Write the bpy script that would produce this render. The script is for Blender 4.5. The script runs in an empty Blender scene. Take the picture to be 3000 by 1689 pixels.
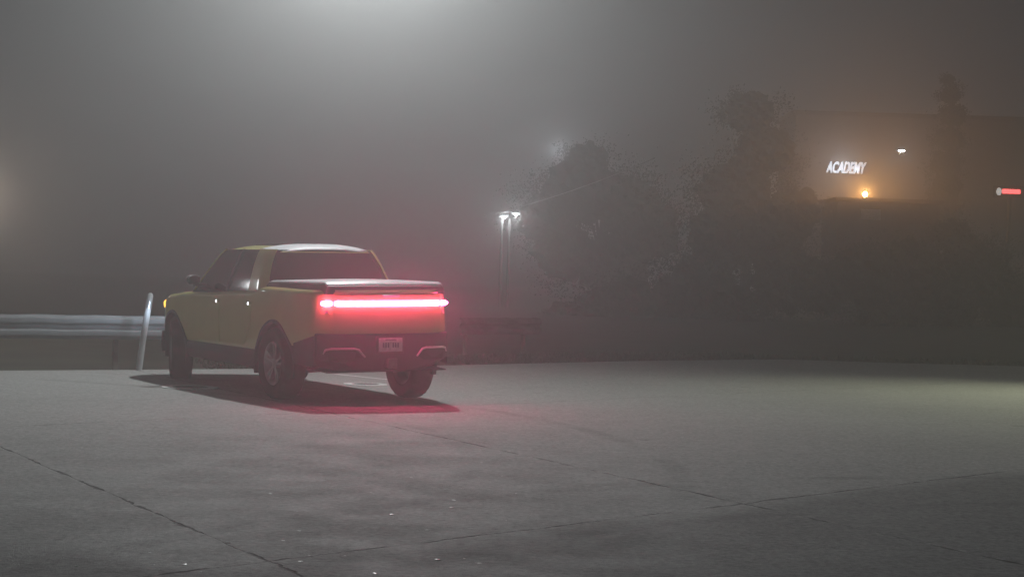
import bpy, bmesh, math, random
import numpy as np
from mathutils import Vector, Matrix
R = math.radians
PI = math.pi
sc = bpy.context.scene
col = sc.collection
rnd = random.Random(7)

# ---------------------------------------------------------------- camera
F, H, HOR, ROLL = 5000.0, 1.57, 805.0, R(1.75)       # focal length and horizon in photo pixels (3000 x 1689)
def ray(px, py):
    u, v = px - 1500.0, py - 844.5
    cr, sr = math.cos(ROLL), math.sin(ROLL)
    u, v = u * cr + v * sr, -u * sr + v * cr
    v += 844.5 - HOR
    return u / F, -v / F
def at(px, py, Y):
    a, b = ray(px, py)
    return Vector((a * Y, Y, H + b * Y))
def ground(px, py):
    a, b = ray(px, py)
    Y = -H / b
    return Vector((a * Y, Y, 0))
cam = bpy.data.cameras.new('camera'); cam_o = bpy.data.objects.new('camera', cam); col.objects.link(cam_o)
cam.sensor_width = 36; cam.lens = 36 * F / 3000; cam.clip_end = 2000; cam.clip_start = .1
cam_o.matrix_world = Matrix.Translation((0, 0, H)) @ Matrix.Rotation(R(90) - math.atan((844.5 - HOR) / F), 4, 'X') @ Matrix.Rotation(ROLL, 4, 'Z')
sc.camera = cam_o

# ---------------------------------------------------------------- materials
def nodes(name):
    m = bpy.data.materials.new(name); m.use_nodes = True
    return m, m.node_tree.nodes, m.node_tree.links
def mat(name, colr, rough=.5, metal=0, coat=0, var=.12, scale=6, bump=0, bscale=60, emit=None, estr=0, spec=.5):
    m, N, L = nodes(name)
    b = N['Principled BSDF']
    b.inputs['Roughness'].default_value = rough; b.inputs['Metallic'].default_value = metal
    b.inputs['Coat Weight'].default_value = coat; b.inputs['Coat Roughness'].default_value = .08
    b.inputs['Specular IOR Level'].default_value = spec
    tc = N.new('ShaderNodeTexCoord'); nz = N.new('ShaderNodeTexNoise'); nz.inputs['Scale'].default_value = scale; nz.inputs['Detail'].default_value = 6
    L.new(tc.outputs['Object'], nz.inputs['Vector'])
    cr = N.new('ShaderNodeValToRGB')
    cr.color_ramp.elements[0].position = .3; cr.color_ramp.elements[1].position = .7
    cr.color_ramp.elements[0].color = (*[c * (1 - var) for c in colr], 1); cr.color_ramp.elements[1].color = (*[min(1, c * (1 + var)) for c in colr], 1)
    L.new(nz.outputs['Fac'], cr.inputs['Fac']); L.new(cr.outputs['Color'], b.inputs['Base Color'])
    if bump:
        n2 = N.new('ShaderNodeTexNoise'); n2.inputs['Scale'].default_value = bscale; n2.inputs['Detail'].default_value = 4
        L.new(tc.outputs['Object'], n2.inputs['Vector'])
        bp = N.new('ShaderNodeBump'); bp.inputs['Strength'].default_value = bump; bp.inputs['Distance'].default_value = .02
        L.new(n2.outputs['Fac'], bp.inputs['Height']); L.new(bp.outputs['Normal'], b.inputs['Normal'])
    if emit:
        b.inputs['Emission Color'].default_value = (*emit, 1); b.inputs['Emission Strength'].default_value = estr
    return m
M = {}
M['paint'] = mat('yellow_paint', (.48, .455, .14), .40, coat=.6, var=.05, scale=3)
M['black'] = mat('black_cladding', (.018, .018, .02), .55, var=.2, scale=20, bump=.05)
M['liner'] = mat('wheel_liner', (.010, .010, .010), .9, var=.2)
M['glass'] = mat('dark_glass', (.008, .009, .010), .10, var=.1, spec=.2)
M['sheen'] = mat('pale_sheen', (.78, .80, .82), .32, var=.10, scale=14, bump=.05, bscale=120)  # pale sheen painted into the colour of roof lip, bed cover and mirror caps
M['rubber'] = mat('tyre_rubber', (.018, .018, .018), .85, var=.25, scale=25, bump=.2, bscale=90)
M['alloy'] = mat('wheel_alloy', (.32, .32, .33), .35, metal=.85, var=.15)
M['satin'] = mat('satin_silver', (.55, .55, .56), .35, metal=.7, var=.08)
M['handle_glow'] = mat('handle_glint_glow', (.88, .88, .9), .25, var=.04, emit=(.9, .95, 1), estr=2.2)  # glow standing in for reflected glints on the door handles
M['plate'] = mat('plate_face', (.62, .62, .64), .45, var=.25, scale=24)
M['plate_ink'] = mat('plate_ink', (.12, .14, .22), .5)
M['tail'] = mat('tail_light', (.5, .02, .03), .3, emit=(1, .05, .20), estr=78)
M['amber'] = mat('amber_light', (.6, .3, .03), .3, emit=(1, .50, .06), estr=2.6)
M['head'] = mat('head_light', (.8, .8, .8), .2, emit=(.8, .9, 1), estr=2.6)
M['galv'] = mat('galvanised_steel', (.17, .18, .19), .6, metal=.1, var=.15, scale=5, bump=.05)
M['old_rail'] = mat('weathered_rail', (.15, .14, .135), .8, var=.3, scale=5)
M['post'] = mat('white_post', (.50, .51, .53), .5, var=.12, scale=9)
M['wood'] = mat('weathered_timber', (.16, .14, .12), .85, var=.3, scale=8, bump=.3)
M['white_mark'] = mat('white_marking', (.78, .79, .78), .7, var=.25, scale=30)
M['iron'] = mat('cast_iron', (.16, .16, .16), .6, metal=.4, var=.3, scale=20, bump=.3)
M['chip'] = mat('stone_chip', (.66, .66, .64), .35, var=.1, scale=30)
M['bark'] = mat('bark', (.06, .05, .04), .9, var=.35, scale=10, bump=.5)
M['leaf'] = mat('leaves', (.035, .045, .022), .9, spec=.1, var=.5, scale=1.2)
M['leaf2'] = mat('dark_leaves', (.026, .034, .020), .9, spec=.1, var=.5, scale=1.5)
M['grass'] = mat('grass_blades', (.035, .040, .018), .9, spec=.1, var=.45, scale=1.5)
M['soil'] = mat('verge_ground', (.030, .034, .018), .95, var=.5, scale=.6, bump=.4, bscale=8)
M['wall'] = mat('store_wall', (.14, .13, .12), .85, var=.15, scale=2)
M['wall2'] = mat('low_building_wall', (.10, .085, .075), .85, var=.2, scale=2)
M['roof'] = mat('roof_edge', (.06, .055, .05), .8)
M['letters'] = mat('sign_letters', (.8, .85, .9), .4, emit=(.74, .86, 1), estr=1.3)
M['sodium'] = mat('sodium_lens', (.9, .6, .3), .3, emit=(1, .46, .12), estr=1600)
M['red_sign'] = mat('red_sign_face', (.6, .05, .05), .4, emit=(1, .10, .10), estr=5)
M['white_sign'] = mat('white_sign_face', (.8, .8, .8), .4, emit=(.95, .95, .9), estr=.8)
M['lamp'] = mat('lamp_lens', (.9, .9, .9), .3, emit=(.92, .97, 1), estr=200)
M['steel'] = mat('painted_steel', (.48, .49, .50), .5, metal=.2, var=.1)
M['pole'] = mat('dark_pole', (.07, .07, .07), .6)
M['wire'] = mat('wire', (.55, .55, .55), .5)

# ---------------------------------------------------------------- helpers
def obj(name, verts, faces, m, parent=None, smooth=False, loc=None):
    me = bpy.data.meshes.new(name); me.from_pydata([tuple(v) for v in verts], [], faces); me.update()
    bm = bmesh.new(); bm.from_mesh(me); bmesh.ops.recalc_face_normals(bm, faces=bm.faces); bm.to_mesh(me); bm.free()
    if m: me.materials.append(m)
    o = bpy.data.objects.new(name, me); col.objects.link(o)
    if parent: o.parent = parent
    if loc is not None: o.location = loc
    if smooth: sm(o)
    return o
def sm(o, ang=35):
    me = o.data
    me.polygons.foreach_set('use_smooth', [True] * len(me.polygons))
    me.set_sharp_from_angle(angle=R(ang))
def tag(o, label=None, cat=None, group=None, kind=None):
    if label: o['label'] = label
    if cat: o['category'] = cat
    if group: o['group'] = group
    if kind: o['kind'] = kind
    return o
def empty(name, loc, rz=0):
    o = bpy.data.objects.new(name, None); col.objects.link(o); o.location = loc; o.rotation_euler = (0, 0, rz); o.empty_display_size = .2
    return o
class MB:
    def __init__(s): s.v, s.f = [], []
    def add(s, v, f):
        n = len(s.v); s.v += [tuple(p) for p in v]; s.f += [tuple(i + n for i in q) for q in f]
    def box(s, c, d, rot=None, taper=1):
        v = []
        for z in (-1, 1):
            t = taper if z > 0 else 1
            for x, y in ((-1, -1), (1, -1), (1, 1), (-1, 1)):
                p = Vector((x * d[0] / 2 * t, y * d[1] / 2 * t, z * d[2] / 2))
                if rot: p = rot @ p
                v.append(p + Vector(c))
        s.add(v, [(0, 3, 2, 1), (4, 5, 6, 7), (0, 1, 5, 4), (1, 2, 6, 5), (2, 3, 7, 6), (3, 0, 4, 7)])
    def tube(s, pts, r, n=10):
        pts = [Vector(p) for p in pts]; rr = r if isinstance(r, (list, tuple)) else [r] * len(pts)
        v, f = [], []
        for i, p in enumerate(pts):
            d = (pts[min(i + 1, len(pts) - 1)] - pts[max(i - 1, 0)]).normalized()
            a = d.orthogonal().normalized() if abs(d.z) > .98 else d.cross(Vector((0, 0, 1))).normalized()
            b = d.cross(a)
            for k in range(n):
                t = 2 * PI * k / n; v.append(p + (a * math.cos(t) + b * math.sin(t)) * rr[i])
        for i in range(len(pts) - 1):
            for k in range(n):
                k2 = (k + 1) % n; f.append((i * n + k, i * n + k2, (i + 1) * n + k2, (i + 1) * n + k))
        f.append(tuple(range(n))[::-1]); f.append(tuple((len(pts) - 1) * n + k for k in range(n)))
        s.add(v, f)
    def lathe(s, prof, n=48, axis='y', c=(0, 0, 0), closed=False, mod=None):
        v, f = [], []; k = len(prof)
        for i in range(n):
            t = 2 * PI * i / n
            for j, (r, h) in enumerate(prof):
                if mod: r, h = mod(i, j, r, h)
                if axis == 'y': p = (r * math.cos(t), h, r * math.sin(t))
                else: p = (r * math.cos(t), r * math.sin(t), h)
                v.append((p[0] + c[0], p[1] + c[1], p[2] + c[2]))
        for i in range(n):
            i2 = (i + 1) % n
            for j in range(k if closed else k - 1):
                j2 = (j + 1) % k; f.append((i * k + j, i * k + j2, i2 * k + j2, i2 * k + j))
        s.add(v, f)
    def grid(s, fn, nu, nv):
        v = [fn(i / nu, j / nv) for i in range(nu + 1) for j in range(nv + 1)]
        f = [(i * (nv + 1) + j, i * (nv + 1) + j + 1, (i + 1) * (nv + 1) + j + 1, (i + 1) * (nv + 1) + j) for i in range(nu) for j in range(nv)]
        s.add(v, f)
    def build(s, name, m, parent=None, smooth=False, loc=None): return obj(name, s.v, s.f, m, parent, smooth, loc)
def modify(o, mods):
    for kind, kw in mods:
        md = o.modifiers.new(kind, kind)
        for k, v in kw.items(): setattr(md, k, v)
    dg = bpy.context.evaluated_depsgraph_get(); dg.update()
    me = bpy.data.meshes.new_from_object(o.evaluated_get(dg))
    o.modifiers.clear(); val = o.data; o.data = me; me.name = o.name
    return o
def bev(o, w=.01, seg=2):
    modify(o, [('BEVEL', dict(width=w, segments=seg, limit_method='ANGLE', angle_limit=R(40)))]); sm(o); return o

# ---------------------------------------------------------------- ground
def concrete():
    m, N, L = nodes('concrete'); b = N['Principled BSDF']; b.inputs['Roughness'].default_value = .78; b.inputs['Specular IOR Level'].default_value = .25
    tc = N.new('ShaderNodeTexCoord').outputs['Object']
    def noise(scale, detail=6, rough=.55, vec=None):
        n = N.new('ShaderNodeTexNoise'); n.inputs['Scale'].default_value = scale; n.inputs['Detail'].default_value = detail; n.inputs['Roughness'].default_value = rough
        L.new(vec or tc, n.inputs['Vector']); return n.outputs['Fac']
    def mth(op, a, b_=None, c=None):
        n = N.new('ShaderNodeMath'); n.operation = op
        for i, x in enumerate((a, b_, c)):
            if x is None: continue
            if isinstance(x, (int, float)): n.inputs[i].default_value = x
            else: L.new(x, n.inputs[i])
        return n.outputs[0]
    def ss(x, a, b_, lo=0, hi=1):
        n = N.new('ShaderNodeMapRange'); n.interpolation_type = 'SMOOTHSTEP'
        L.new(x, n.inputs['Value'])
        for k, q in zip(('From Min', 'From Max', 'To Min', 'To Max'), (a, b_, lo, hi)): n.inputs[k].default_value = q
        return n.outputs['Result']
    sep = N.new('ShaderNodeSeparateXYZ'); L.new(tc, sep.inputs[0]); X, Y = sep.outputs[0], sep.outputs[1]
    wob = mth('MULTIPLY', mth('SUBTRACT', noise(1.6, 8, .7), .5), .14)
    edge = noise(7, 6, .7)
    gap = noise(2.2, 6, .65)
    def line(p, q):
        d = (q - p); n = Vector((-d.y, d.x)).normalized(); k = n.dot(p.xy if hasattr(p, 'xy') else p)
        t = mth('ADD', mth('MULTIPLY', X, n.x), mth('MULTIPLY', Y, n.y))
        return mth('ADD', mth('SUBTRACT', t, k), wob)
    lA = line(ground(50, 1330).xy, ground(890, 1689).xy)
    lB = line(ground(950, 1205).xy, ground(1850, 1402).xy)
    lC = line(ground(820, 1640).xy, ground(2377, 1450).xy)
    pE = ground(0, 1250).xy; dC = ground(2377, 1450).xy - ground(820, 1640).xy
    lE = line(pE, pE + dC)
    crack, chip = None, None
    for l, wd in ((lA, .020), (lB, .020), (lC, .017), (lE, .012)):
        a = mth('ABSOLUTE', l)
        w = mth('MULTIPLY', wd, mth('ADD', .12, mth('MULTIPLY', ss(gap, .40, .64), 1.3)))
        c = mth('SUBTRACT', 1, ss(mth('DIVIDE', a, w), .35, 1.0))
        h = mth('MULTIPLY', mth('SUBTRACT', 1, ss(a, .02, .10)), ss(edge, .55, .68))
        crack = c if crack is None else mth('MAXIMUM', crack, c)
        chip = h if chip is None else mth('MAXIMUM', chip, h)
    big = noise(.22, 4, .55); mid = noise(1.3, 8, .65); fine = noise(22, 4, .7); grit = noise(140, 2, .6)
    v = mth('ADD', mth('MULTIPLY', ss(big, .3, .7), .05), .315)
    v = mth('ADD', v, mth('MULTIPLY', mth('SUBTRACT', mid, .5), .05))
    v = mth('ADD', v, mth('MULTIPLY', mth('SUBTRACT', fine, .5), .60))
    v = mth('ADD', v, mth('MULTIPLY', mth('SUBTRACT', grit, .5), .55))
    v = mth('ADD', v, mth('MULTIPLY', mth('SUBTRACT', noise(6.5, 12, .82), .5), .50))
    v = mth('MAXIMUM', v, .07)
    # a shadow painted into the slab colour nearer than the cross joint
    val = mth('SUBTRACT', 1, ss(mth('ADD', lC, mth('MULTIPLY', mth('SUBTRACT', noise(.5, 5), .5), .5)), -.35, .05))
    lD = line(ground(0, 1572).xy, ground(450, 1642).xy)  # second edge of the painted shadow, at bottom left
    val = mth('MAXIMUM', val, mth('SUBTRACT', 1, ss(mth('ADD', lD, mth('MULTIPLY', mth('SUBTRACT', noise(.9, 5), .5), .4)), -.25, .12)))
    v = mth('MULTIPLY', v, mth('SUBTRACT', 1, mth('MULTIPLY', val, .32)))
    stain = ss(noise(.45, 8, .72), .50, .66)
    v = mth('MULTIPLY', v, mth('SUBTRACT', 1, mth('MULTIPLY', stain, .10)))
    def arc(cx, cy, rad):                            # faint tyre mark: an arc on the slab
        dx, dy = mth('SUBTRACT', X, cx), mth('SUBTRACT', Y, cy)
        d = mth('ABSOLUTE', mth('SUBTRACT', mth('SQRT', mth('ADD', mth('MULTIPLY', dx, dx), mth('MULTIPLY', dy, dy))), rad))
        return mth('MULTIPLY', mth('SUBTRACT', 1, ss(d, .05, .14)), ss(noise(.8, 5, .6), .42, .62))
    for c in ((-9.5, 14.0, 9.2), (-9.5, 14.0, 10.9), (6.0, 5.5, 7.4), (6.0, 5.5, 9.0)):
        v = mth('MULTIPLY', v, mth('SUBTRACT', 1, mth('MULTIPLY', arc(*c), .22)))
    spots = mth('MULTIPLY', ss(noise(1.9, 3, .5), .66, .74), ss(noise(.35, 2), .45, .6))
    v = mth('MULTIPLY', v, mth('SUBTRACT', 1, mth('MULTIPLY', spots, .35)))
    v = mth('ADD', v, mth('MULTIPLY', chip, .16))
    v = mth('MULTIPLY', v, mth('SUBTRACT', 1, mth('MULTIPLY', crack, .72)))
    cb = N.new('ShaderNodeCombineColor')
    L.new(mth('MULTIPLY', v, 1.0), cb.inputs[0]); L.new(mth('MULTIPLY', v, 1.0), cb.inputs[1]); L.new(mth('MULTIPLY', v, .97), cb.inputs[2])
    L.new(cb.outputs[0], b.inputs['Base Color'])
    L.new(ss(mid, .35, .7, .72, .90), b.inputs['Roughness'])
    hgt = mth('ADD', mth('MULTIPLY', grit, .25), mth('MULTIPLY', fine, .5)); hgt = mth('SUBTRACT', hgt, mth('MULTIPLY', crack, 1.6)); hgt = mth('ADD', hgt, mth('MULTIPLY', mid, .06))
    bp = N.new('ShaderNodeBump'); bp.inputs['Strength'].default_value = .9; bp.inputs['Distance'].default_value = .022
    L.new(hgt, bp.inputs['Height']); L.new(bp.outputs['Normal'], b.inputs['Normal'])
    return m
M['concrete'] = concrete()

g = obj('ground', [(-140, -20, -.13), (140, -20, -.13), (140, 260, -.13), (-140, 260, -.13)], [(0, 1, 2, 3)], M['soil']); tag(g, kind='structure')
edge_px = [(-900, 1075), (0, 1085), (450, 1082), (1000, 1077), (1500, 1065), (1900, 1056), (2300, 1052), (2600, 1062), (3000, 1072), (3600, 1082)]
edge = [ground(*p) for p in edge_px]
lotv = [(-40, -15, 0), (40, -15, 0)] + [tuple(p) for p in edge[::-1]]
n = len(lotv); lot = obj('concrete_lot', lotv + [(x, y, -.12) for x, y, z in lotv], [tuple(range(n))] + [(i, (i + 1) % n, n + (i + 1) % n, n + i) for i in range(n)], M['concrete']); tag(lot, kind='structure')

# grass on the verge, just beyond the slab's far edge
mb = MB()
def edge_point(t):
    i = min(int(t), len(edge) - 2); return edge[i].lerp(edge[i + 1], t - i)
for k in range(15000):
    p = edge_point(rnd.uniform(2.4, 8.6)); d = rnd.random() ** 2.0 * 4.5
    p = p + Vector((-.35 * d, d + .03, -.13)); p.x += rnd.uniform(-.1, .1)
    h = rnd.uniform(.05, .13) * (1 - .3 * rnd.random()); a = rnd.uniform(0, 2 * PI); w = rnd.uniform(.008, .018)
    dx, dy = math.cos(a) * w, math.sin(a) * w; lx, ly = rnd.gauss(0, .06), rnd.gauss(0, .06)
    mb.add([p + Vector((-dx, -dy, 0)), p + Vector((dx, dy, 0)), p + Vector((lx, ly, h))], [(0, 1, 2)])
tag(mb.build('grass', M['grass']), kind='stuff')

# ---------------------------------------------------------------- pickup truck (x forward from the rear axle, y left)
TX, TY, TYAW = -1.99, 20.95, R(31.2)
truck = empty('pickup_truck', (TX, TY, 0), PI / 2 + TYAW); LEAN = R(1.4); truck.rotation_euler.x = -LEAN   # leaning in the turn
tag(truck, 'yellow crew cab pickup truck with a red light bar glowing across its tailgate', 'truck')
XR, XF = -1.15, 4.42
WB = 3.45
def lerp_tab(tab, x):
    if x <= tab[0][0]: return tab[0][1]
    for (a, va), (b, vb) in zip(tab, tab[1:]):
        if x <= b:
            t = (x - a) / (b - a); t = t * t * (3 - 2 * t); return va + (vb - va) * t
    return tab[-1][1]
def hw(x):                                   # half width of the body in plan
    w = lerp_tab([(-1.2, .855), (-.4, .965), (.4, 1.0), (2.4, 1.0), (3.4, .99), (4.3, .95)], x)
    if x < -.78: w *= max(0, 1 - ((-.78 - x) / (-.78 - XR + .002)) ** 2.8) ** (1 / 2.8)
    if x > 3.55: w *= max(0, 1 - ((x - 3.55) / (XF - 3.55 + .002)) ** 2.6) ** (1 / 2.6)
    return w
def rear_x(y):                               # rear face of the body as a curve in plan
    lo, hi = XR, -.5
    for _ in range(40):
        m_ = (lo + hi) / 2
        if hw(m_) > abs(y): hi = m_
        else: lo = m_
    return hi
def zb(x): return lerp_tab([(-1.2, .82), (-.95, .80), (-.50, .68), (-.1, .60), (.7, .58), (2.7, .58), (3.6, .60), (4.3, .64)], x)
def zt(x):
    z = lerp_tab([(-1.2, 1.345), (-.6, 1.345), (.35, 1.36), (.8, 1.30), (2.6, 1.245), (3.0, 1.235), (3.6, 1.19), (4.0, 1.13), (4.3, 1.03)], x)
    for e, r in ((XR, .05),):
        d = x - e
        if d < r: z -= r * (1 - math.sqrt(max(0, 1 - ((r - d) / r) ** 2)))
    return z
def q(z): return lerp_tab([(.5, .968), (.66, .985), (.86, 1.0), (1.02, .996), (1.12, .985), (1.36, .955)], z)
def side(x, z): return hw(x) * q(z)
RS = .07
xs = []
for i in range(15): xs.append(XR + .37 * (1 - math.cos(i / 14 * PI / 2)))
xs += [XR + .37 + (3.55 - XR - .37) * i / 60 for i in range(1, 60)]
for i in range(17): xs.append(3.55 + (XF - .004 - 3.55) * math.sin(i / 16 * PI / 2))
prof_n = 10
V, Fc = [], []
def ring(x):
    b_, t_ = zb(x), zt(x); r = min(RS, hw(x) * .4); pts = []
    y0 = side(x, b_); pts.append((max(y0 - .30, .1), b_)); pts.append((y0 - .03, b_)); pts.append((y0 - .006, b_ + .012))
    for k in range(1, prof_n + 1):
        z = b_ + .02 + (t_ - r - b_ - .02) * k / prof_n; pts.append((side(x, z), z))
    ys = side(x, t_ - r)
    for k in range(1, 6):
        a = k / 5 * PI / 2; pts.append((ys - r + r * math.cos(a), t_ - r + r * math.sin(a)))
    yt = ys - r; cr = .035 if x > 2.8 else .004
    for k in (.85, .6, .3): pts.append((yt * k, t_ + cr * (1 - k * k)))
    return pts
rings = [ring(x) for x in xs]; K = len(rings[0])
for x, rg in zip(xs, rings):
    V += [(x, y, z) for y, z in rg] + [(x, -y, z) for y, z in rg]
S2 = 2 * K
for i in range(len(xs) - 1):
    a, b_ = i * S2, (i + 1) * S2
    for k in range(K - 1):
        Fc.append((a + k, a + k + 1, b_ + k + 1, b_ + k)); Fc.append((a + K + k + 1, a + K + k, b_ + K + k, b_ + K + k + 1))
    Fc.append((a + K - 1, a + S2 - 1, b_ + S2 - 1, b_ + K - 1)); Fc.append((a, b_, b_ + K, a + K))
for i in (0, len(xs) - 1):
    a = i * S2
    for k in range(K - 1): Fc.append((a + k, a + k + 1, a + K + k + 1, a + K + k))
body = obj('body', V, Fc, M['paint'], truck)
cut = MB()
for ax in (0, WB):
    for s in (-1, 1):
        mp = [(.545, s * .56), (.545, s * 1.25)]
        n0 = 56; v = []
        for h in (.56, 1.25):
            for i in range(n0):
                t = 2 * PI * i / n0; rr = .490 + .02 * math.cos(4 * t)
                v.append((ax + rr * math.cos(t) * 1.04, s * h, .43 + rr * math.sin(t)))
        cut.add(v, [tuple(range(n0)), tuple(range(n0, 2 * n0))[::-1]] + [(i, (i + 1) % n0, n0 + (i + 1) % n0, n0 + i) for i in range(n0)])
cutter = cut.build('cutter', M['liner'], truck)
body.data.materials.append(M['liner'])
modify(body, [('BOOLEAN', dict(operation='DIFFERENCE', object=cutter, solver='EXACT', material_mode='TRANSFER'))]); sm(body, 30)
bpy.data.objects.remove(cutter)

# wheel arch trims (black flares)
for ax in (0, WB):
    for s in (-1, 1):
        mb = MB(); n0 = 40; v = []
        for i in range(n0 + 1):
            t = R(-14) + (PI + R(28)) * i / n0
            for dr, dy in ((-.012, -.05), (-.012, .012), (.022, .014), (.030, .002), (.028, -.05)):
                rr = .500 + .02 * math.cos(4 * t) + dr; px, pz = ax + rr * math.cos(t) * 1.04, .43 + rr * math.sin(t)
                v.append((px, s * (side(px, max(pz, .62)) + dy), pz))
        f = [(i * 5 + j, i * 5 + (j + 1) % 5, (i + 1) * 5 + (j + 1) % 5, (i + 1) * 5 + j) for i in range(n0) for j in range(5)] + [(0, 1, 2, 3, 4), tuple(n0 * 5 + j for j in range(5))]
        mb.add(v, f); mb.build('wheel_arch', M['black'], truck, True)

# rocker cladding, underbody, bumpers
for s in (-1, 1):
    mb = MB()
    def fn(u, v, s=s):
        x = .56 + u * 2.34; a = v * 2 * PI
        return (x, s * (.90 + .075 * math.cos(a) + (.012 if math.cos(a) > 0 else 0)), .485 + .115 * max(-1, min(1, 1.25 * math.sin(a))))
    mb.grid(fn, 12, 16); mb.build('rocker', M['black'], truck, True)
mb = MB(); mb.box((1.72, 0, .46), (2.3, 1.60, .25)); mb.box((1.72, 0, .52), (5.2, 1.04, .25)); u = mb.build('underbody', M['liner'], truck); bev(u, .03)
def bumper_x(y, z, off): return rear_x(min(abs(y), .8549)) - off
mb = MB()
ny, nz_ = 40, 8
zpro = [(.40, .10), (.42, .02), (.50, -.012), (.62, -.03), (.70, -.03), (.76, -.012), (.835, -.010), (.84, .03)]
yb = [math.sin(t) for t in [(-1 + 2 * i / ny) * PI / 2 for i in range(ny + 1)]]
v = []
for yy in yb:
    for z, o_ in zpro:
        w = .875 - (.10 if z < .45 else 0); y = yy * w
        edge_t = abs(yy)
        v.append((rear_x(min(abs(yy) * .855, .8545)) + o_ + (.25 if edge_t > .985 else 0) + (.03 if z < .45 else 0), y, z + (.06 * (edge_t - .6) / .4 if z < .6 and edge_t > .6 else 0)))
nzp = len(zpro)
f = [(i * nzp + j, i * nzp + j + 1, (i + 1) * nzp + j + 1, (i + 1) * nzp + j) for i in range(ny) for j in range(nzp - 1)]
mb.add(v, f)
for s in (-1, 1):                               # sides of the bumper back to the arch
    mb.grid(lambda a, b_, s=s: (rear_x(.85) + a * (-.56 - rear_x(.85)), s * (.873 + .085 * a), .46 + a * .02 + b_ * (.36 - .12 * a)), 6, 4)
mb.grid(lambda a, b_: (-1.10 + a * .55, -.78 + b_ * 1.56, .40 + a * .03), 4, 6)
bumper = mb.build('rear_bumper', M['black'], truck, True)
modify(bumper, [('SOLIDIFY', dict(thickness=.012, offset=0))]); sm(bumper)
mb = MB()
def fb(u, v):
    y = (-1 + 2 * u) * .9; a = v * PI
    x = 3.72 + .66 * (1 - (abs(y) / .96) ** 2.6) ** (1 / 2.6) + .03 * math.sin(a)
    return (x, y, .38 + .28 * v)
mb.grid(fb, 30, 6); o = mb.build('front_bumper', M['black'], truck, True); modify(o, [('SOLIDIFY', dict(thickness=.04, offset=0))])

def rear_pt(y, z, off): 
    e = 1e-3; x0, x1 = rear_x(y - e), rear_x(y + e); n = Vector((-(2 * e), (x1 - x0), 0)).normalized()
    if n.x > 0: n = -n
    return Vector((rear_x(y), y, z)) + n * off
# silver trim round the tow hook recesses of the bumper, left and right of the plate
for s in (-1, 1):
    mb = MB()
    pts = [(.78, .615), (.76, .66), (.70, .672), (.46, .672), (.41, .66), (.335, .575)]
    mb.tube([rear_pt(s * y, z, .05) for y, z in pts], [.006, .012, .013, .013, .014, .011], 8)
    o = mb.build('bumper_trim', M['satin'], truck, True)
    mb = MB(); pl = [rear_pt(s * y, z, .040) for y, z in ((.74, .655), (.45, .655), (.37, .575), (.44, .53), (.72, .53))]
    pl2 = [p + Vector((.02, 0, 0)) for p in pl]
    mb.add(pl + pl2, [(0, 1, 2, 3, 4), (5, 6, 7, 8, 9)] + [(i, (i + 1) % 5, 5 + (i + 1) % 5, 5 + i) for i in range(5)])
    mb.build('tow_hook_recess', M['liner'], o)
# number plate in a recess of the bumper
mb = MB(); mb.box((XR - .060, .02, .715), (.012, .31, .158)); plate = bev(mb.build('number_plate', M['plate'], truck), .004)
mb = MB()
for k in range(7):
    if k != 3: mb.box((XR - .068, .02 + .095 - k * .0316, .712), (.004, .018, .058))
mb.box((XR - .068, .02, .772), (.004, .14, .014)); mb.build('plate_print', M['plate_ink'], plate)
mb = MB(); mb.box((XR - .045, .02, .715), (.02, .37, .20)); bev(mb.build('plate_holder', M['black'], truck), .01)
mb = MB(); mb.box((XR - .02, .02, .50), (.16, .09, .09)); mb.box((XR - .11, .02, .50), (.03, .12, .12)); bev(mb.build('tow_hitch', M['iron'], truck), .008)

# tailgate with the long light bar, lamps at both corners
def strip(ya, yb_, z0, z1, off, th, nseg=24, rnd_end=True):
    mb = MB(); v = []; npr = 10
    for i in range(nseg + 1):
        y = ya + (yb_ - ya) * i / nseg
        e = min(i, nseg - i) / nseg * abs(yb_ - ya); hh = (z1 - z0) / 2; k = 1
        if rnd_end and e < hh: k = max(.7, math.sqrt(max(0, 1 - ((hh - e) / hh) ** 2)))
        for j in range(npr):
            a = 2 * PI * j / npr; zz = (z0 + z1) / 2 + hh * k * math.sin(a)
            v.append(rear_pt(y, zz, off + th * math.cos(a) * (1 if math.cos(a) > 0 else .3)))
    f = [(i * npr + j, i * npr + (j + 1) % npr, (i + 1) * npr + (j + 1) % npr, (i + 1) * npr + j) for i in range(nseg) for j in range(npr)] + [tuple(range(npr)), tuple(nseg * npr + j for j in range(npr))]
    mb.add(v, f); return mb
TG = .690
mb = MB()
mb.grid(lambda u, v: rear_pt(-TG + 2 * TG * u, .855 + .435 * v, .006 + .006 * math.sin(v * PI) ** .3), 30, 10)
tg = mb.build('tailgate', M['paint'], truck, True); modify(tg, [('SOLIDIFY', dict(thickness=.012, offset=1))]); sm(tg)
ZL = 1.195
strip(-TG + .012, TG - .012, ZL - .033, ZL + .033, .028, .036, 160).build('light_bar', M['tail'], tg, True)
mb = MB(); mb.grid(lambda u, v: rear_pt(-TG + .02 + (2 * TG - .04) * u, 1.315 + .03 * v, -.03 + .03 * (1 - v)), 24, 3)
o = mb.build('spoiler', M['paint'], tg, True); modify(o, [('SOLIDIFY', dict(thickness=.02, offset=0))]); sm(o)
mb = MB(); mb.box((XR - .022, 0, 1.285), (.03, .22, .022)); bev(mb.build('tailgate_handle', M['satin'], tg), .006)
for s in (-1, 1):
    strip(s * (TG + .012), s * .800, ZL - .034, ZL + .034, .022, .034, 40).build('tail_light', M['tail'], truck, True)
    mb = MB(); mb.grid(lambda u, v, s=s: rear_pt(s * (TG + .05 + .03 * u), 1.08 + .03 * v, .004), 2, 2)
    o = mb.build('reflector', M['satin'], truck); modify(o, [('SOLIDIFY', dict(thickness=.006, offset=0))])

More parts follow.
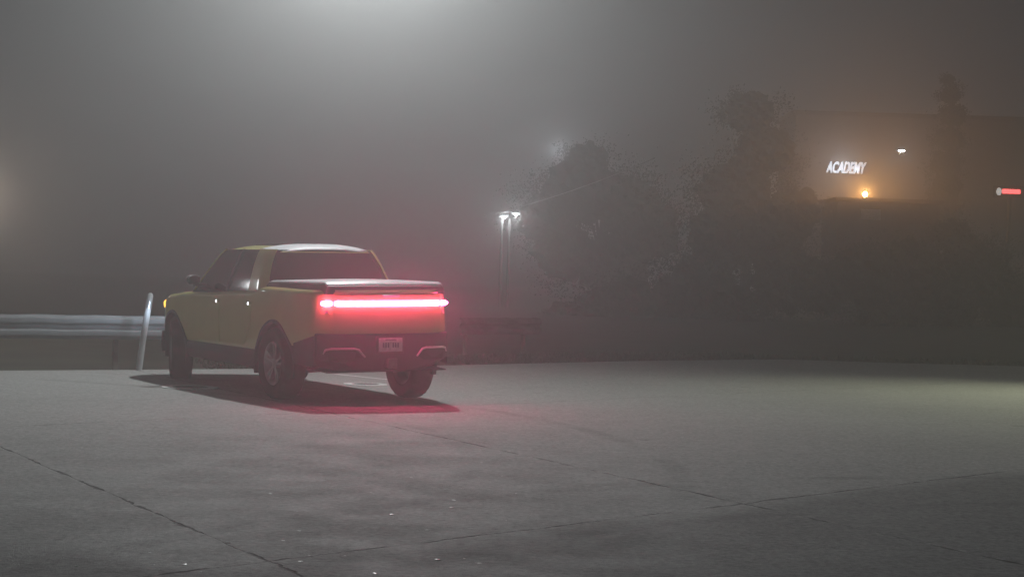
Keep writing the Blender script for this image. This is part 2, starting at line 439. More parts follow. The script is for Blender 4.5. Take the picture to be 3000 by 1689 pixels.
# bed rails in black and the cover over the bed, pale with painted sheen
def slab(x0, x1, w0, w1, z0, z1, crown, r, name, m, tilt=0):
    nx, nyy = 26, 24; mb = MB(); v = []
    for i in range(nx + 1):
        x = x0 + (x1 - x0) * i / nx; w = w0 + (w1 - w0) * i / nx
        for j in range(nyy + 1):
            t = -1 + 2 * j / nyy; y = w * math.copysign(abs(math.sin(t * PI / 2)), t)
            ex = min(x - x0, x1 - x) / r; ey = (w - abs(y)) / r
            dz = 0
            for e in (ex, ey):
                if e < 1: dz += r * (1 - math.sqrt(max(0, 1 - (1 - e) ** 2)))
            v.append((x, y, max(z0, z1 + tilt * (x - x0) / (x1 - x0) + crown * (1 - (y / w) ** 2) * math.sin(max(0, min(1, (x - x0) / (x1 - x0))) * PI) ** .5 - min(dz, z1 - z0))))
    n1 = len(v); v += [(a, b_, z0 - .03) for a, b_, c in v]
    f = []
    for i in range(nx):
        for j in range(nyy):
            a = i * (nyy + 1) + j; f.append((a, a + 1, a + nyy + 2, a + nyy + 1))
    bd = [j for j in range(nyy + 1)] + [i * (nyy + 1) + nyy for i in range(1, nx + 1)] + [nx * (nyy + 1) + j for j in range(nyy - 1, -1, -1)] + [i * (nyy + 1) for i in range(nx - 1, 0, -1)]
    for a, b_ in zip(bd, bd[1:] + bd[:1]): f.append((a, b_, n1 + b_, n1 + a))
    f.append(tuple(n1 + k for k in bd))
    used = sorted({k for q_ in f for k in q_}); mp = {k: i for i, k in enumerate(used)}
    mb.add([v[k] for k in used], [tuple(mp[k] for k in q_) for q_ in f]); return mb.build(name, m, truck, True)
slab(-1.05, .44, .77, .88, 1.33, 1.424, 0, .03, 'bed_rail', M['black'], .0)
slab(-1.02, .41, .76, .86, 1.418, 1.444, .026, .026, 'bed_cover', M['sheen'], -.008)

# greenhouse: levels of rounded plan outlines from the beltline to the roof edge
lev = [ # z, x rear, x front, half width, corner radius
    (1.20, .40, 3.02, .925, .18), (1.28, .42, 2.92, .910, .18), (1.45, .49, 2.72, .862, .17), (1.62, .57, 2.53, .805, .16), (1.76, .64, 2.37, .745, .15), (1.815, .67, 2.29, .705, .14)]
def outline(z, scale_pts=12):
    tabs = [[(l[0], l[k]) for l in lev] for k in (1, 2, 3, 4)]
    def li(tab):
        for (a, va), (b_, vb) in zip(tab, tab[1:]):
            if z <= b_: return va + (vb - va) * (z - a) / (b_ - a)
        return tab[-1][1]
    xr, xf, w, r = [li(t) for t in tabs]
    return xr, xf, w, r
def plan(z, n=14, grow=0):
    xr, xf, w, r = outline(z); xr -= grow; xf += grow; w += grow; pts = []
    bow = .07                                  # windscreen and rear window bow outward
    for cx, cy, a0 in ((xf - r, w - r, 0), (xr + r, w - r, PI / 2), (xr + r, -(w - r), PI), (xf - r, -(w - r), 3 * PI / 2)):
        for k in range(n + 1):
            a = a0 + PI / 2 * k / n; x = cx + r * math.cos(a); y = cy + r * math.sin(a)
            t = 1 - (y / w) ** 2
            x += bow * t * (1 if cx > 1.5 else -.5)
            pts.append((x, y))
    return pts
mb = MB(); v = []; zs = [1.18 + (1.81 - 1.18) * i / 10 for i in range(11)]; zs[0] = 1.2
NP = len(plan(1.3))
for z in zs: v += [(x, y, z) for x, y in plan(z)]
f = [(i * NP + k, i * NP + (k + 1) % NP, (i + 1) * NP + (k + 1) % NP, (i + 1) * NP + k) for i in range(len(zs) - 1) for k in range(NP)] + [tuple(range(NP)), tuple((len(zs) - 1) * NP + k for k in range(NP))]
mb.add(v, f); mb.build('window_glass', M['glass'], truck, True)
# roof: painted side rails and header, glass panel between
def roof_z(x, y):
    xr, xf, w = .66, 2.31, .69
    t = max(0, min(1, (x - xr) / (xf - xr)))
    zc = 1.832 + .068 * math.sin(PI * (.12 + .80 * t)) ** .9 - .018 * (1 - t)
    return zc - .070 * (abs(y) / w) ** 3
def roof_patch(fn_xy, nu, nv, off):
    mb = MB()
    def fn(u, v):
        x, y = fn_xy(u, v); return (x, y, roof_z(x, y) + off)
    mb.grid(fn, nu, nv); return mb
def roof_outline(k):                         # concentric outlines, k = 1 outer edge
    p = plan(1.815, grow=.012); cx = sum(a for a, b_ in p) / len(p)
    return [(cx + (x - cx) * k, y * k) for x, y in p]
mb = MB(); v = []
ks = [(1.012, -.04), (1.01, -.012), (.985, .0), (.95, 0), (.80, 0), (.55, 0)]
for k, o_ in ks:
    for x, y in roof_outline(k):
        v.append((x, y, roof_z(x, y) + o_))
f = [(i * NP + k, i * NP + (k + 1) % NP, (i + 1) * NP + (k + 1) % NP, (i + 1) * NP + k) for i in range(len(ks) - 1) for k in range(NP)]
mb.add(v, f); o = mb.build('roof', M['paint'], truck, True); rf = o
mb = MB(); v = []
ks = [(.60, .001), (.58, .005), (.5, .006), (.35, .006), (.15, .006)]
for k, o_ in ks:
    for x, y in roof_outline(k): v.append((x, y, roof_z(x, y) + o_))
f = [(i * NP + k, i * NP + (k + 1) % NP, (i + 1) * NP + (k + 1) % NP, (i + 1) * NP + k) for i in range(len(ks) - 1) for k in range(NP)] + [tuple((len(ks) - 1) * NP + k for k in range(NP))]
mb.add(v, f); mb.build('glass_roof', M['glass'], rf, True)
# rear roof lip: a pale band of painted sheen across the back of the roof
mb = MB()
def lipf(u, v):
    t = -1 + 2 * u; y = t * .685; xb = .655 - .03 * (1 - t * t) + .10 * max(0, abs(t) - .8) ** 1.5 * 3
    x = xb + v * .46; return (x, y, roof_z(x, y) + .020 - .035 * (1 - v) ** 6 - .02 * v ** 8)
mb.grid(lipf, 28, 14)
o = mb.build('rear_lip', M['sheen'], rf, True); modify(o, [('SOLIDIFY', dict(thickness=.016, offset=-1))]); sm(o)
# pillars: bands that follow the greenhouse
def pillar(idx_of, name, m, grow=.008):
    pass
def side_band(xa_b, xb_b, xa_t, xb_t, name, s, m=M['paint'], z0=1.22, z1=1.812, grow=.006):
    mb = MB()
    def fn(u, v):
        z = z0 + (z1 - z0) * v; xr, xf, w, r = outline(z)
        xa = xa_b + (xa_t - xa_b) * v; xb = xb_b + (xb_t - xb_b) * v; x = xa + (xb - xa) * u
        y = w
        if x < xr + r: y = w - r + math.sqrt(max(0, r * r - min(r, (xr + r - x)) ** 2))
        if x > xf - r: y = w - r + math.sqrt(max(0, r * r - min(r, (x - xf + r)) ** 2))
        return (x, s * (y + grow), z)
    mb.grid(fn, 8, 14); o = mb.build(name, m, truck, True); modify(o, [('SOLIDIFY', dict(thickness=.014, offset=0))]); sm(o); return o
for s in (-1, 1):
    side_band(.43, .92, .68, 1.02, 'rear_pillar', s)
    side_band(1.62, 1.70, 1.52, 1.58, 'door_pillar', s, M['black'])
    side_band(2.84, 2.97, 2.17, 2.26, 'front_pillar', s)
    side_band(.45, 2.86, .47, 2.80, 'belt_trim', s, M['liner'], 1.225, 1.265, .010)
# doors: panels on the body side, each with an added glint spot
for s in (-1, 1):
    for xa, xb, hx in ((1.70, 2.78, 1.83), (.64, 1.685, .77)):
        mb = MB()
        def fn(u, v):
            z = .63 + v * (1.17 - .63); xo = xa
            if xa < 1 : xo = xa + .26 * max(0, (1 - v * 2.0)) ** 1.2       # the rear door's edge follows the wheel arch
            if xb > 2 : pass
            x = xo + (xb - xo) * u; return (x, s * (side(x, z) + .0035), z)
        mb.grid(fn, 16, 14); d = mb.build('door', M['paint'], truck, True); modify(d, [('SOLIDIFY', dict(thickness=.005, offset=0))]); sm(d)
        mb = MB(); yy = side(hx, 1.145)
        mb.box((hx, s * (yy + .012), 1.145), (.20, .022, .034)); h = bev(mb.build('door_handle', M['paint'], d), .009)
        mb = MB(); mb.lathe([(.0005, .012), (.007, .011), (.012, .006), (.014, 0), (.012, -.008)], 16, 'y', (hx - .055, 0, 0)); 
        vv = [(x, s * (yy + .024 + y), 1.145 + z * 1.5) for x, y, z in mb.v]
        mb.v = vv; mb.build('handle_glint', M['handle_glow'], d, True)  # added glowing spot that imitates a reflection, no lamp there
# mirrors
for s in (-1, 1):
    mb = MB(); mb.box((2.40, s * 1.08, 1.405), (.11, .18, .11)); o = mb.build('mirror', M['black'], truck); bev(o, .045, 4)
    mb = MB(); mb.box((2.44, s * .97, 1.34), (.07, .18, .04)); bev(mb.build('mirror_arm', M['black'], o), .01)
    mb = MB(); mb.box((2.342, s * 1.08, 1.405), (.006, .14, .08)); bev(mb.build('mirror_glass', M['glass'], o), .003)
    mb = MB(); mb.grid(lambda u, v, s=s: (2.36 + .09 * u, s * (1.0 + .16 * v), 1.464 - .03 * abs(2 * v - 1) ** 3), 4, 8)
    o2 = mb.build('mirror_cap', M['sheen'], o, True); modify(o2, [('SOLIDIFY', dict(thickness=.006, offset=0))])
# front lamps: tall rounded lamp and amber marker on the corner
for s in (-1, 1):
    xh = 4.22; mb = MB()
    mb.lathe([(.001, .035), (.05, .030), (.085, .0), (.09, -.05)], 24, 'y')
    v = [(xh + y * 1.0 + .06, s * .62 + x * .8, .98 + z * 1.9) for x, y, z in mb.v]; mb.v = v
    mb.build('headlight', M['head'], truck, True)
    mb = MB(); mb.lathe([(.001, .03), (.022, .024), (.032, .0), (.030, -.03)], 16, 'y')
    xm = 3.99
    v = [(xm + .030 * 0 + x * 1.1, s * (side(xm, 1.03) - .004 + y * .9), 1.04 + z * 1.9) for x, y, z in mb.v]; mb.v = v
    mb.build('marker_light', M['amber'], truck, True)

# wheels
def make_wheel(parent, loc, s, steer=0):
    RT = .433
    prof = [(.262, .115), (.30, .135), (.355, .145), (.395, .140), (.418, .122), (.428, .095), (.433, .06), (.4335, .02), (.4335, -.02), (.433, -.06), (.428, -.095), (.418, -.122), (.395, -.140), (.355, -.145), (.30, -.135), (.262, -.115)]
    def lug(i, j, r, h):
        if j in (4, 5, 10, 11): r -= .012 if (i // 2) % 2 else 0
        if j in (6, 9): r -= .008 if ((i + 1) // 2) % 2 else 0
        return r, h
    mb = MB()
    v = .262
    mb.lathe([(.25, -.10), (.225, -.08), (.21, 0), (.20, .04), (.215, .085), (.238, .11), (.258, .122), (.262, .112), (.262, -.11), (.25, -.10)], 56)
    mb.lathe([(.001, .04), (.198, .03), (.198, .02), (.001, .02)], 40)
    mb.lathe([(.001, .112), (.035, .110), (.062, .095), (.07, .06), (.07, .03)], 28)
    for k in range(10):
        a = (k // 2) * 2 * PI / 5 + (.17 if k % 2 else -.17)
        rot = Matrix.Rotation(-a, 3, 'Y')
        va = []
        for rr, w, d0, d1 in ((.05, .022, .05, .10), (.14, .018, .055, .098), (.245, .022, .07, .112)):
            for yy, ww in ((d1, .7), (d0, 1)):
                for q_ in (-1, 1): va.append(rot @ Vector((rr, yy, q_ * w * ww)))
        mb.add(va, [(0, 1, 5, 4), (4, 5, 9, 8), (2, 6, 7, 3), (6, 10, 11, 7), (0, 4, 6, 2), (4, 8, 10, 6), (1, 3, 7, 5), (5, 7, 11, 9), (0, 2, 3, 1), (8, 9, 11, 10)])
    if s < 0: mb.v = [(x, -y, z) for x, y, z in mb.v]
    w = mb.build('wheel', M['alloy'], parent, False, loc); sm(w, 30); w.rotation_euler = (0, rnd.uniform(0, 1), steer)
    tb = MB(); tb.lathe(prof, 112, mod=lug); tb.build('tyre', M['rubber'], w, True)
    bd = MB(); bd.lathe([(.001, 0), (.17, 0), (.17, -.03), (.001, -.03)], 32); 
    bd.build('brake_disc', M['iron'], w)
    return w
for ax, st in ((0, 0), (WB, R(-17))):
    for s in (-1, 1): make_wheel(truck, (ax, s * .865, .428 + s * .865 * math.sin(LEAN)), s, st)
for ax in (0, WB):
    mb = MB(); mb.tube([(ax, -.72, .43), (ax, .72, .43)], .035)
    for s in (-1, 1):
        mb.tube([(ax, s * .72, .34), (ax + .25, s * .40, .36)], .03); mb.tube([(ax, s * .72, .34), (ax - .22, s * .40, .38)], .03); mb.tube([(ax + .08, s * .62, .36), (ax + .05, s * .55, .75)], .045)
    mb.build('suspension', M['iron'], truck, True)

# ---------------------------------------------------------------- guard rail and leaning post at the far edge
wprof = [(.0, .42), (.005, .44), (.055, .475), (.06, .51), (.055, .54), (.005, .575), (.0, .60), (.005, .625), (.055, .66), (.06, .69), (.055, .725), (.005, .76), (0, .775)]
def guard_rail(ra, rb, label, m, dz=0):
    rail = empty('guard_rail', (0, 0, 0)); tag(rail, label, 'guard rail', None)
    rd = (rb - ra).normalized(); rn = Vector((-rd.y, rd.x, 0))
    if rn.y > 0: rn = -rn                     # towards the camera
    L_ = (rb - ra).length; mb = MB(); npz = len(wprof); v = []
    for i in range(41):
        p = ra + rd * (L_ * i / 40)
        v += [p + rn * o_ + Vector((0, 0, z + dz + .004 * math.sin(i * .9))) for o_, z in wprof]
    mb.add(v, [(i * npz + j, i * npz + j + 1, (i + 1) * npz + j + 1, (i + 1) * npz + j) for i in range(40) for j in range(npz - 1)])
    o = mb.build('rail_beam', m, rail, True); modify(o, [('SOLIDIFY', dict(thickness=.006, offset=0))]); sm(o)
    k = 0
    while k * 1.9 < L_ - .4:
        p = ra + rd * (k * 1.9 + .3) - rn * .10; mb = MB(); mb.box(p + Vector((0, 0, .29 + dz)), (.07, .07, .84), Matrix.Rotation(math.atan2(rd.y, rd.x), 3, 'Z'))
        mb.build('rail_post', M['wood'], rail); k += 1
ra, rb = ground(-500, 1079), ground(560, 1079); rd = (rb - ra).normalized(); off_ = Vector((-rd.y, rd.x, 0)) * .35
guard_rail(ra + off_, rb + off_, 'galvanised guard rail along the far edge of the lot, lit by the truck headlights', M['galv'])
ga, gb = at(1345, 995, 35.5), at(1580, 985, 37.5); ga.z = gb.z = 0
guard_rail(ga, gb, 'short faint guard rail section beyond the lot, just right of the truck', M['old_rail'], -.13)
pb = ground(404, 1083); tp = at(441, 858, pb.y)
pv = tp - pb
post = empty('marker_post', pb); tag(post, 'slim white marker post leaning beside the truck bonnet, lit bluish by its headlights', 'post')
mb = MB(); mb.tube([(0, 0, -.12), pv * .35, pv * .36, pv * .97, pv], [.048, .047, .047, .045, .025], 16); mb.build('post_shaft', M['post'], post, True)
mb = MB(); mb.tube([pv * .80, pv * .90], [.0485, .0475], 16); mb.build('reflective_band', M['satin'], post, True)

# ---------------------------------------------------------------- covers in the slab and a worn line
def cover(px, py, r, label):
    p = ground(px, py); e = empty('manhole_cover', p + Vector((0, 0, .004))); tag(e, label, 'manhole cover')
    mb = MB(); mb.lathe([(r * .66, 0), (r * .66, .008), (r, .006), (r * 1.01, -.003)], 48, 'z'); mb.build('painted_rim', M['white_mark'], e, True)
    mb = MB(); mb.lathe([(.001, .006), (r * .60, .006), (r * .64, .002), (r * .65, -.003)], 40, 'z')
    for k in range(-3, 4):
        mb.box((k * r * .16, 0, .008), (r * .05, r * .9 * math.sqrt(1 - (k / 4) ** 2), .004))
    mb.build('lid', M['iron'], e)
cover(556, 1135, .36, 'round cover with a worn white rim in the slab by the front wheel')
cover(1070, 1126, .30, 'round pale cover in the slab under the truck, seen between its rear wheels')
a, b_ = ground(985, 1096), ground(1150, 1113); d = (b_ - a).normalized(); nn = Vector((-d.y, d.x, 0)) * .05
o = obj('painted_line', [p + Vector((0, 0, .004)) for p in (a - nn, b_ - nn, b_ + nn, a + nn)], [(0, 1, 2, 3)], M['white_mark']); tag(o, kind='structure')

# loose chips on the slab
chips = [(1157, 1252), (1205, 1398), (1410, 1355), (1470, 1394), (1512, 1446), (1330, 1465), (1322, 1488), (1147, 1508), (1250, 1553), (1483, 1524), (1093, 1446), (828, 1584), (876, 1555), (668, 1590), (436, 1619), (450, 1655), (222, 1658), (538, 1654), (587, 1674), (1010, 1627), (1282, 1640), (1405, 1650), (1360, 1636), (1097, 1680), (868, 1500), (20, 1532), (790, 1447), (905, 1628), (880, 1645), (1086, 1443)]
protos = []
for k in range(3):
    bm = bmesh.new(); bmesh.ops.create_icosphere(bm, subdivisions=2, radius=1)
    for v in bm.verts:
        v.co *= 1 + rnd.uniform(-.25, .25); v.co.z *= .3
    me = bpy.data.meshes.new('stone_chip'); bm.to_mesh(me); bm.free(); me.materials.append(M['chip']); protos.append(me)
for i, (px, py) in enumerate(chips):
    o = bpy.data.objects.new('stone_chip', protos[i % 3]); col.objects.link(o); p = ground(px, py); s = rnd.uniform(.005, .012)
    o.scale = (s * rnd.uniform(1, 1.9), s, s * rnd.uniform(.5, .9)); o.rotation_euler = (0, 0, rnd.uniform(0, 6)); o.location = p + Vector((0, 0, o.scale.z * .4))
    tag(o, 'small pale stone chip lying loose on the concrete', 'stone chip', 'stone chips scattered on the concrete')

# ---------------------------------------------------------------- trees
def tree(name, base, crowns, label, nleaf, m, seed, leaf=.16, group=None):
    r_ = random.Random(seed); t = empty(name, base); tag(t, label, 'tree', group)
    top = max(c[2] for c in crowns); mb = MB()
    rad = .10 + .02 * top
    trunk = [(0, 0, -.15), (.05, .02, top * .25), (-.04, .05, top * .5), (0, 0, top * .8)]
    mb.tube(trunk, [rad, rad * .8, rad * .6, rad * .2], 9)
    for c in crowns:
        s_ = Vector((0, 0, top * r_.uniform(.2, .5))); e = Vector(c[:3]); mb.tube([s_, s_.lerp(e, .5) + Vector((0, 0, .2)), e], [rad * .45, rad * .25, rad * .06], 6)
    mb.build('trunk', M['bark'], t, True)
    vol = [c[3] ** 2 for c in crowns]; tot = sum(vol); V_, F_ = [], []
    for c, w in zip(crowns, vol):
        ncl = max(6, int(60 * w / tot * len(crowns) ** .5)); per = max(1, int(nleaf * w / tot / ncl))
        for _ in range(ncl):
            d = Vector((r_.gauss(0, 1), r_.gauss(0, 1), r_.gauss(0, 1))).normalized(); rr = c[3] * (r_.random() ** .4) * r_.uniform(.8, 1.08)
            cc = Vector(c[:3]) + Vector((d.x * rr, d.y * rr, d.z * rr * .85)); sp = c[3] * r_.uniform(.14, .30)
            for _ in range(per):
                p = cc + Vector((r_.gauss(0, sp), r_.gauss(0, sp), r_.gauss(0, sp * .7)))
                a = Vector((r_.gauss(0, 1), r_.gauss(0, 1), r_.gauss(0, 1))).normalized(); b2 = a.orthogonal().normalized(); l = leaf * r_.uniform(.6, 1.3)
                k_ = len(V_); V_.extend([p - a * l * .5, p + b2 * l * .3, p + a * l * .5, p - b2 * l * .3]); F_.append((k_, k_ + 1, k_ + 2, k_ + 3))
    for c in crowns:                             # dense inner foliage of each lobe
        bm = bmesh.new(); bmesh.ops.create_icosphere(bm, subdivisions=4, radius=1); n0 = len(V_)
        ph = [r_.uniform(0, 6) for _ in range(6)]
        for v in bm.verts:
            d = v.co.normalized(); k_ = .66 + .10 * math.sin(5 * d.x + ph[0]) * math.sin(6 * d.y + ph[1]) + .08 * math.sin(11 * d.z + ph[2]) * math.sin(9 * d.x + ph[3]) + r_.uniform(-.07, .07)
            V_.append(Vector(c[:3]) + Vector((d.x, d.y, d.z * .88)) * c[3] * k_)
        F_ += [tuple(n0 + v.index for v in f.verts) for f in bm.faces]; bm.free()
    obj('crown', V_, F_, m, t)
def crown_at(base, lst, Y):          # crown lobes from photo pixels: (px, py, radius px)
    out = []
    for px, py, r, dy in lst:
        p = at(px, py, Y + dy); out.append((p.x - base.x, p.y - base.y, p.z - base.z, r / F * Y))
    return out
def tree_px(px, Y, lst, label, n_, m, seed, leaf=.15, name='tree', group='dark trees beyond the lot'):
    p = at(px, 844, Y); base = Vector((p.x, Y, -.13)); tree(name, base, crown_at(base, lst, Y), label, n_, m, seed, leaf, group)
tree_px(1760, 94, [(1700, 560, 150, 0), (1600, 640, 120, 1), (1830, 600, 140, -1), (1720, 470, 85, 0), (1900, 680, 130, 1), (1660, 740, 130, -1), (1800, 780, 150, 0)], 'broad tree with a domed crown just right of the twin lamp', 22000, M['leaf'], 11)
tree_px(2180, 84, [(2150, 560, 150, 0), (2240, 440, 120, 1), (2120, 700, 150, -1), (2260, 680, 150, 0), (2200, 330, 100, 0), (2330, 620, 110, 1), (2060, 820, 130, 0), (2300, 820, 150, -1)], 'tall dark tree directly left of the lit white lettering', 24000, M['leaf2'], 12)
tree_px(2560, 74, [(2520, 800, 130, 0), (2650, 780, 130, 1), (2400, 840, 120, 0), (2740, 830, 130, -1), (2600, 900, 130, 0)], 'low bushy tree below the orange lamp', 18000, M['leaf2'], 13)
tree_px(2850, 78, [(2830, 760, 110, 0), (2790, 690, 80, 1), (2900, 830, 110, 0), (2960, 900, 110, 1), (2760, 900, 120, 0)], 'bushy tree below the red sign at the right edge', 18000, M['leaf2'], 14)
tree_px(2790, 92, [(2768, 480, 58, 0), (2784, 410, 54, 1), (2776, 545, 60, 0), (2792, 340, 50, 0), (2770, 620, 64, 1), (2786, 280, 40, 0), (2778, 235, 26, 0)], 'slender upright tree between the orange lamp and the red sign', 8000, M['leaf'], 15)
tree_px(1950, 76, [(1850, 900, 130, 0), (2000, 880, 140, 1), (1750, 920, 110, -1), (2120, 900, 130, 0), (1660, 940, 90, 0)], 'low spreading tree on the dark ground right of the truck', 18000, M['leaf2'], 16)
# ---------------------------------------------------------------- distant lamp with twin poles, wire
def lamp_head(mbx, c, s): mbx.box(c, s)
Yl = 90
e = empty('street_lamp', at(1483, 640, Yl) * 1); base = at(1483, 640, Yl); e.location = (base.x, Yl, -.13)
tag(e, 'distant twin-pole street lamp with two lit heads, right of the truck roof', 'street lamp')
def loc_l(px, py, dy=0): p = at(px, py, Yl + dy); return Vector((p.x - base.x, dy, p.z + .13))
for px in (1471, 1493):
    mb = MB(); t = loc_l(px, 640); mb.tube([(t.x, 0, 0), (t.x, 0, t.z)], [.085, .07], 12); mb.build('pole', M['pole'], e, True)
mb = MB(); a, b_ = loc_l(1455, 626), loc_l(1524, 618); mb.tube([a, (a + b_) / 2 + Vector((0, 0, .05)), b_], .055, 8); mb.build('cross_arm', M['steel'], e, True)
for px, py in ((1476, 636), (1512, 628)):
    c = loc_l(px, py, -.22); mb = MB(); mb.box(c + Vector((0, 0, .06)), (.46, .6, .12)); o = bev(mb.build('lamp_head', M['steel'], e), .02)
    mb = MB(); mb.lathe([(.001, -.06), (.06, -.05), (.085, -.02), (.09, 0.02)], 20, 'z', tuple(c + Vector((0, -.1, .01)))); mb.build('lamp_lens', M['lamp'], o, True)
mb = MB(); pts = []
for i in range(25):
    t = i / 24; p = at(1500 + 420 * t, 612 - 150 * t + 26 * 4 * t * (1 - t) * .35, Yl + .5 - 6 * t); pts.append(p)
mb.tube(pts, .020, 6); tag(mb.build('overhead_wire', M['wire']), 'thin pale overhead wire rising from the twin lamp to the right', 'wire')

# ---------------------------------------------------------------- far store, its lettering, lamps and signs
Ys = 98
st = empty('store_building', at(2560, 844, Ys + 1.5)); st.location = (at(2560, 700, Ys + 1).x, Ys + 1, -.13); sx = st.location.x
tag(st, 'pale-walled store far off in the fog behind the lit white lettering', 'building')
zt_ = at(2550, 330, Ys).z; mb = MB()
mb.box((5.5, 3, zt_ / 2), (20.5, 6, zt_)); mb.build('wall', M['wall'], st)
mb = MB(); mb.box((5.5, 3, zt_ + .1), (20.9, 6.4, .25)); mb.build('parapet', M['roof'], st)
cu = bpy.data.curves.new('letters', 'FONT'); cu.body = 'ACADEMY'; cu.size = 1; cu.shear = .32; cu.extrude = .06; cu.offset = .022; cu.align_x = 'CENTER'; cu.align_y = 'CENTER'; cu.space_character = 1.02
tmp = bpy.data.objects.new('letters', cu); col.objects.link(tmp)
dg = bpy.context.evaluated_depsgraph_get(); me = bpy.data.meshes.new_from_object(tmp.evaluated_get(dg)); bpy.data.objects.remove(tmp)
xs_ = [v.co.x for v in me.vertices]; ys_ = [v.co.y for v in me.vertices]
pl, pr = at(2420, 494, Ys), at(2538, 490, Ys); wd = (pr - pl).length
kx = wd / (max(xs_) - min(xs_)); kz = (34 / F * Ys) / (max(ys_) - min(ys_))
for v in me.vertices:
    x, y, z = v.co; v.co = (x * kx, -z, y * kz)
me.materials.clear(); me.materials.append(M['letters'])
o = bpy.data.objects.new('store_sign', me); col.objects.link(o); o.location = (pl + pr) / 2 + Vector((0, .3, 0)); tag(o, 'white lit slanted letters reading ACADEMY, high on the far store', 'sign')
# low flat building whose roof edge cuts off the orange glow
Yb = 82
lb = empty('low_building', (at(2600, 700, Yb).x, Yb, -.13)); tag(lb, 'dark low flat-roofed building in front of the orange lamp', 'building')
zr = at(2590, 582, Yb).z + .13; wl = 300 / F * Yb
mb = MB(); mb.box((0, 2, zr / 2 - .1), (wl, 4, zr - .2)); mb.build('wall', M['wall2'], lb)
mb = MB(); mb.box((0, 1.95, zr - .08), (wl + .3, 4.4, .16)); mb.build('roof', M['roof'], lb)
mb = MB(); c = at(2550, 628, Yb); mb.box((c.x - lb.location.x, -.03, c.z + .13), (.95, .06, .5)); mb.build('wall_panel', M['plate'], lb)
# orange lamp on a mast behind it
Yo = 88
c = at(2534, 569, Yo); sl = empty('sodium_lamp', (c.x, Yo, -.13)); tag(sl, 'glowing orange lamp just above the roof edge of the low building', 'lamp')
zl = c.z + .13
mb = MB(); mb.tube([(0, .25, 0), (0, .25, zl + .15), (0, .1, zl + .2), (0, 0, zl + .12)], [.06, .045, .04, .04], 8); mb.build('mast', M['roof'], sl, True)
mb = MB(); mb.lathe([(.001, -.10), (.06, -.085), (.095, -.03), (.10, .02), (.06, .09), (.001, .10)], 20, 'z', (0, 0, zl)); mb.build('lamp_globe', M['sodium'], sl, True)
# small white lamp higher up
c = at(2640, 443, 96); wl_ = empty('wall_lamp', c); tag(wl_, 'tiny white lamp above and right of the lit lettering', 'lamp')
mb = MB(); mb.box((0, .12, .06), (.5, .3, .06)); bev(mb.build('lamp_hood', M['steel'], wl_), .01)
mb = MB(); mb.lathe([(.001, -.05), (.10, -.035), (.16, .0), (.17, .025)], 18, 'z'); mb.v = [(x * 1.0, y * .6, z) for x, y, z in mb.v]; mb.build('lamp_lens', M['lamp'], wl_, True)
# red sign at the right edge: white disc and a red band
Yr = 84
c = at(2926, 561, Yr); rs = empty('red_sign', (c.x, Yr, -.13)); zc = c.z + .13
tag(rs, 'small red lit sign with a white disc at its left end, at the right edge', 'sign')
k = Yr / F
mb = MB(); mb.lathe([(.001, -.05), (11 * k, -.05), (11.5 * k, 0), (11 * k, .04), (.001, .04)], 28, 'y', (0, 0, zc)); mb.v = [(x * .66, y, z) for x, y, z in mb.v]; mb.build('disc', M['white_sign'], rs, True)
mb = MB(); mb.box((36 * k, 0, zc + .02), (54 * k, .10, 13 * k)); bev(mb.build('sign_band', M['red_sign'], rs), .06, 3)
mb = MB(); mb.box((35 * k, .08, zc), (100 * k, .06, 34 * k)); mb.build('sign_board', M['roof'], rs)
mb = MB()
mb.tube([(35 * k, .2, 0), (35 * k, .2, zc)], .10, 8)
mb.build('sign_leg', M['pole'], rs, True)

# ---------------------------------------------------------------- fog
hz = MB(); hz.box((0, 120, 8.5), (300, 300, 19)); haze = hz.build('haze', None); tag(haze, kind='stuff')
m, N, L = nodes('haze'); N.remove(N['Principled BSDF'])
pv_ = N.new('ShaderNodeVolumePrincipled'); pv_.inputs['Density'].default_value = .0116; pv_.inputs['Color'].default_value = (.93, .93, .93, 1); pv_.inputs['Anisotropy'].default_value = .83
L.new(pv_.outputs[0], N['Material Output'].inputs['Volume']); haze.data.materials.append(m)

# ---------------------------------------------------------------- lights
def light(name, kind, loc, power, colr, radius=.1, target=None, cone=None, blend=.5, parent=None):
    l = bpy.data.lights.new(name, kind); l.energy = power; l.color = colr; l.shadow_soft_size = radius
    if cone: l.spot_size = R(cone); l.spot_blend = blend
    o = bpy.data.objects.new(name, l); col.objects.link(o); o.location = loc
    if target is not None: o.rotation_euler = (Vector(target) - Vector(loc)).to_track_quat('-Z', 'Y').to_euler()
    return o
def shape(o, fn):                                 # luminaire distribution: strength as a function of the beam direction
    l = o.data; l.use_nodes = True; N, L = l.node_tree.nodes, l.node_tree.links
    em = [n for n in N if n.type == 'EMISSION'][0]; tc = N.new('ShaderNodeTexCoord'); sp = N.new('ShaderNodeSeparateXYZ'); L.new(tc.outputs['Normal'], sp.inputs[0])
    def mth(op, a, b_=0):
        n = N.new('ShaderNodeMath'); n.operation = op
        for i, x in enumerate((a, b_)):
            if isinstance(x, (int, float)): n.inputs[i].default_value = x
            else: L.new(x, n.inputs[i])
        return n.outputs[0]
    L.new(fn(mth, sp.outputs), em.inputs['Strength'])
LM = Vector((-2.15, 25.2, 7.8))
lo = light('lot_lamp_light', 'SPOT', LM, 2350, (.95, 1, 1), .10, LM + Vector((0, .00001, -3)), 168, .30)
SG = 1
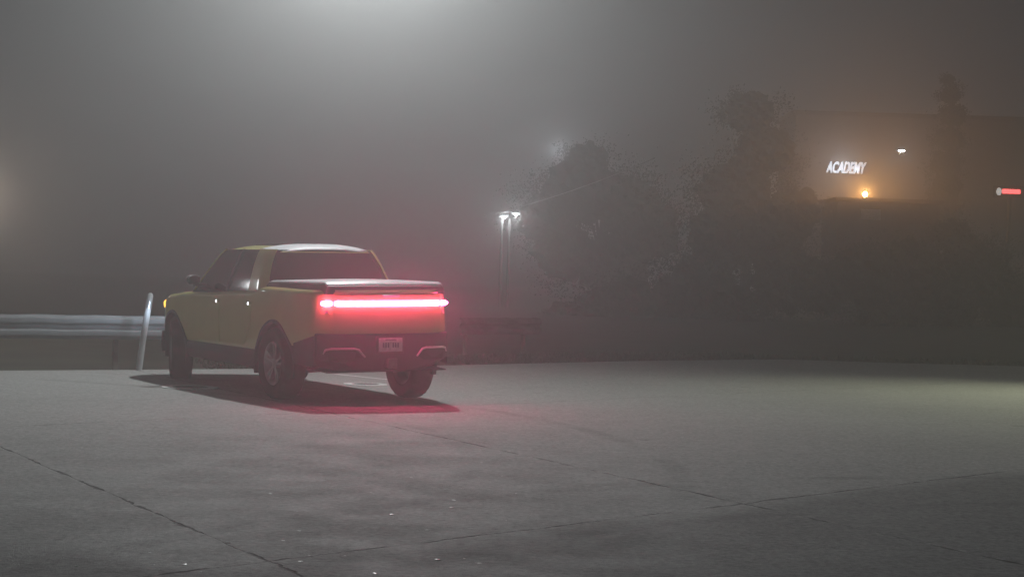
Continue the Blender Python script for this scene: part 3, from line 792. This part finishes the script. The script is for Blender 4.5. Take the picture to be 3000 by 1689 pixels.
def throw(mth, s_):                               # type III throw: towards the lot and its left half, little behind the pole
    a = mth('POWER', mth('MAXIMUM', mth('ABSOLUTE', s_[2]), .30), -.7)
    k = mth('ADD', mth('MULTIPLY', s_[1], -.55 * SG), mth('MULTIPLY', s_[0], -.42 * SG))
    a = mth('MULTIPLY', a, mth('MAXIMUM', mth('MINIMUM', mth('MULTIPLY', mth('SUBTRACT', mth('ABSOLUTE', s_[2]), .14), 3.4), 1), 0))   # cut off towards the horizontal
    return mth('MULTIPLY', a, mth('MINIMUM', mth('MAXIMUM', mth('ADD', k, .62), .05), 1.3))
shape(lo, throw)
light('left_lamp_light', 'POINT', at(-70, 575, 36), 150, (1, .78, .62), .2).data.specular_factor = .02
light('side_lamp_light', 'POINT', (-12.5, 28.0, 3.6), 60, (.95, .98, 1), .25).data.specular_factor = .02
light('right_lamp_light', 'SPOT', (10.6, 26.5, 5.4), 1300, (.95, 1, .68), .25, (8.2, 24.6, 0), 104, 1.0)
fw = Vector((-math.sin(TYAW), math.cos(TYAW), 0)); lf = Vector((-math.cos(TYAW), -math.sin(TYAW), 0)); T0 = Vector((TX, TY, 0))
for s in (-.6, .6):
    p = T0 + fw * 4.46 + lf * s + Vector((0, 0, .92)); hb = light('headlight_beam', 'SPOT', p, 60, (.66, .82, 1), .05, p + fw * 5 + lf * .9 + Vector((0, 0, -.30)), 100, .7)
    shape(hb, lambda mth, s_: mth('POWER', 2.718, mth('MULTIPLY', mth('MULTIPLY', s_[1], s_[1]), -45.0)))
for y in (-.6, -.3, 0, .3, .6):
    p = T0 + lf * y + fw * (rear_x(abs(y)) - .09) + Vector((0, 0, 1.195)); tb = light('tail_beam', 'SPOT', p, 6, (1, .05, .20), .03, p - fw * 5 + Vector((0, 0, .06)), 120, .9)
    shape(tb, lambda mth, s_: mth('POWER', 2.718, mth('MULTIPLY', mth('MULTIPLY', s_[1], s_[1]), -38.0)))
for px, py in ((1476, 645), (1512, 637)):
    p = at(px, py, Yl - .6); light('street_lamp_light', 'POINT', p, 110, (.93, .98, 1), .08)
light('far_lamp_light', 'POINT', at(1640, 440, 104), 260, (.86, .93, 1), .2)
light('sodium_light', 'POINT', at(2534, 566, Yo - .5), 420, (1, .43, .10), .12)
light('sign_glow', 'POINT', at(2470, 480, Ys - 1.2), 130, (.74, .86, 1), .3)

# ---------------------------------------------------------------- world and render settings
w = bpy.data.worlds.new('World'); sc.world = w; w.use_nodes = True
bg = w.node_tree.nodes['Background']; bg.inputs['Color'].default_value = (.047, .050, .054, 1); bg.inputs['Strength'].default_value = .85
sc.view_settings.view_transform = 'Standard'; sc.view_settings.look = 'None'; sc.view_settings.exposure = 0; sc.view_settings.gamma = 1
sc.render.engine = 'CYCLES'
sc.cycles.use_denoising = True; sc.cycles.use_adaptive_sampling = False
sc.cycles.max_bounces = 8; sc.cycles.volume_bounces = 1; sc.cycles.diffuse_bounces = 2; sc.cycles.glossy_bounces = 2; sc.cycles.transmission_bounces = 2
sc.cycles.sample_clamp_indirect = 4
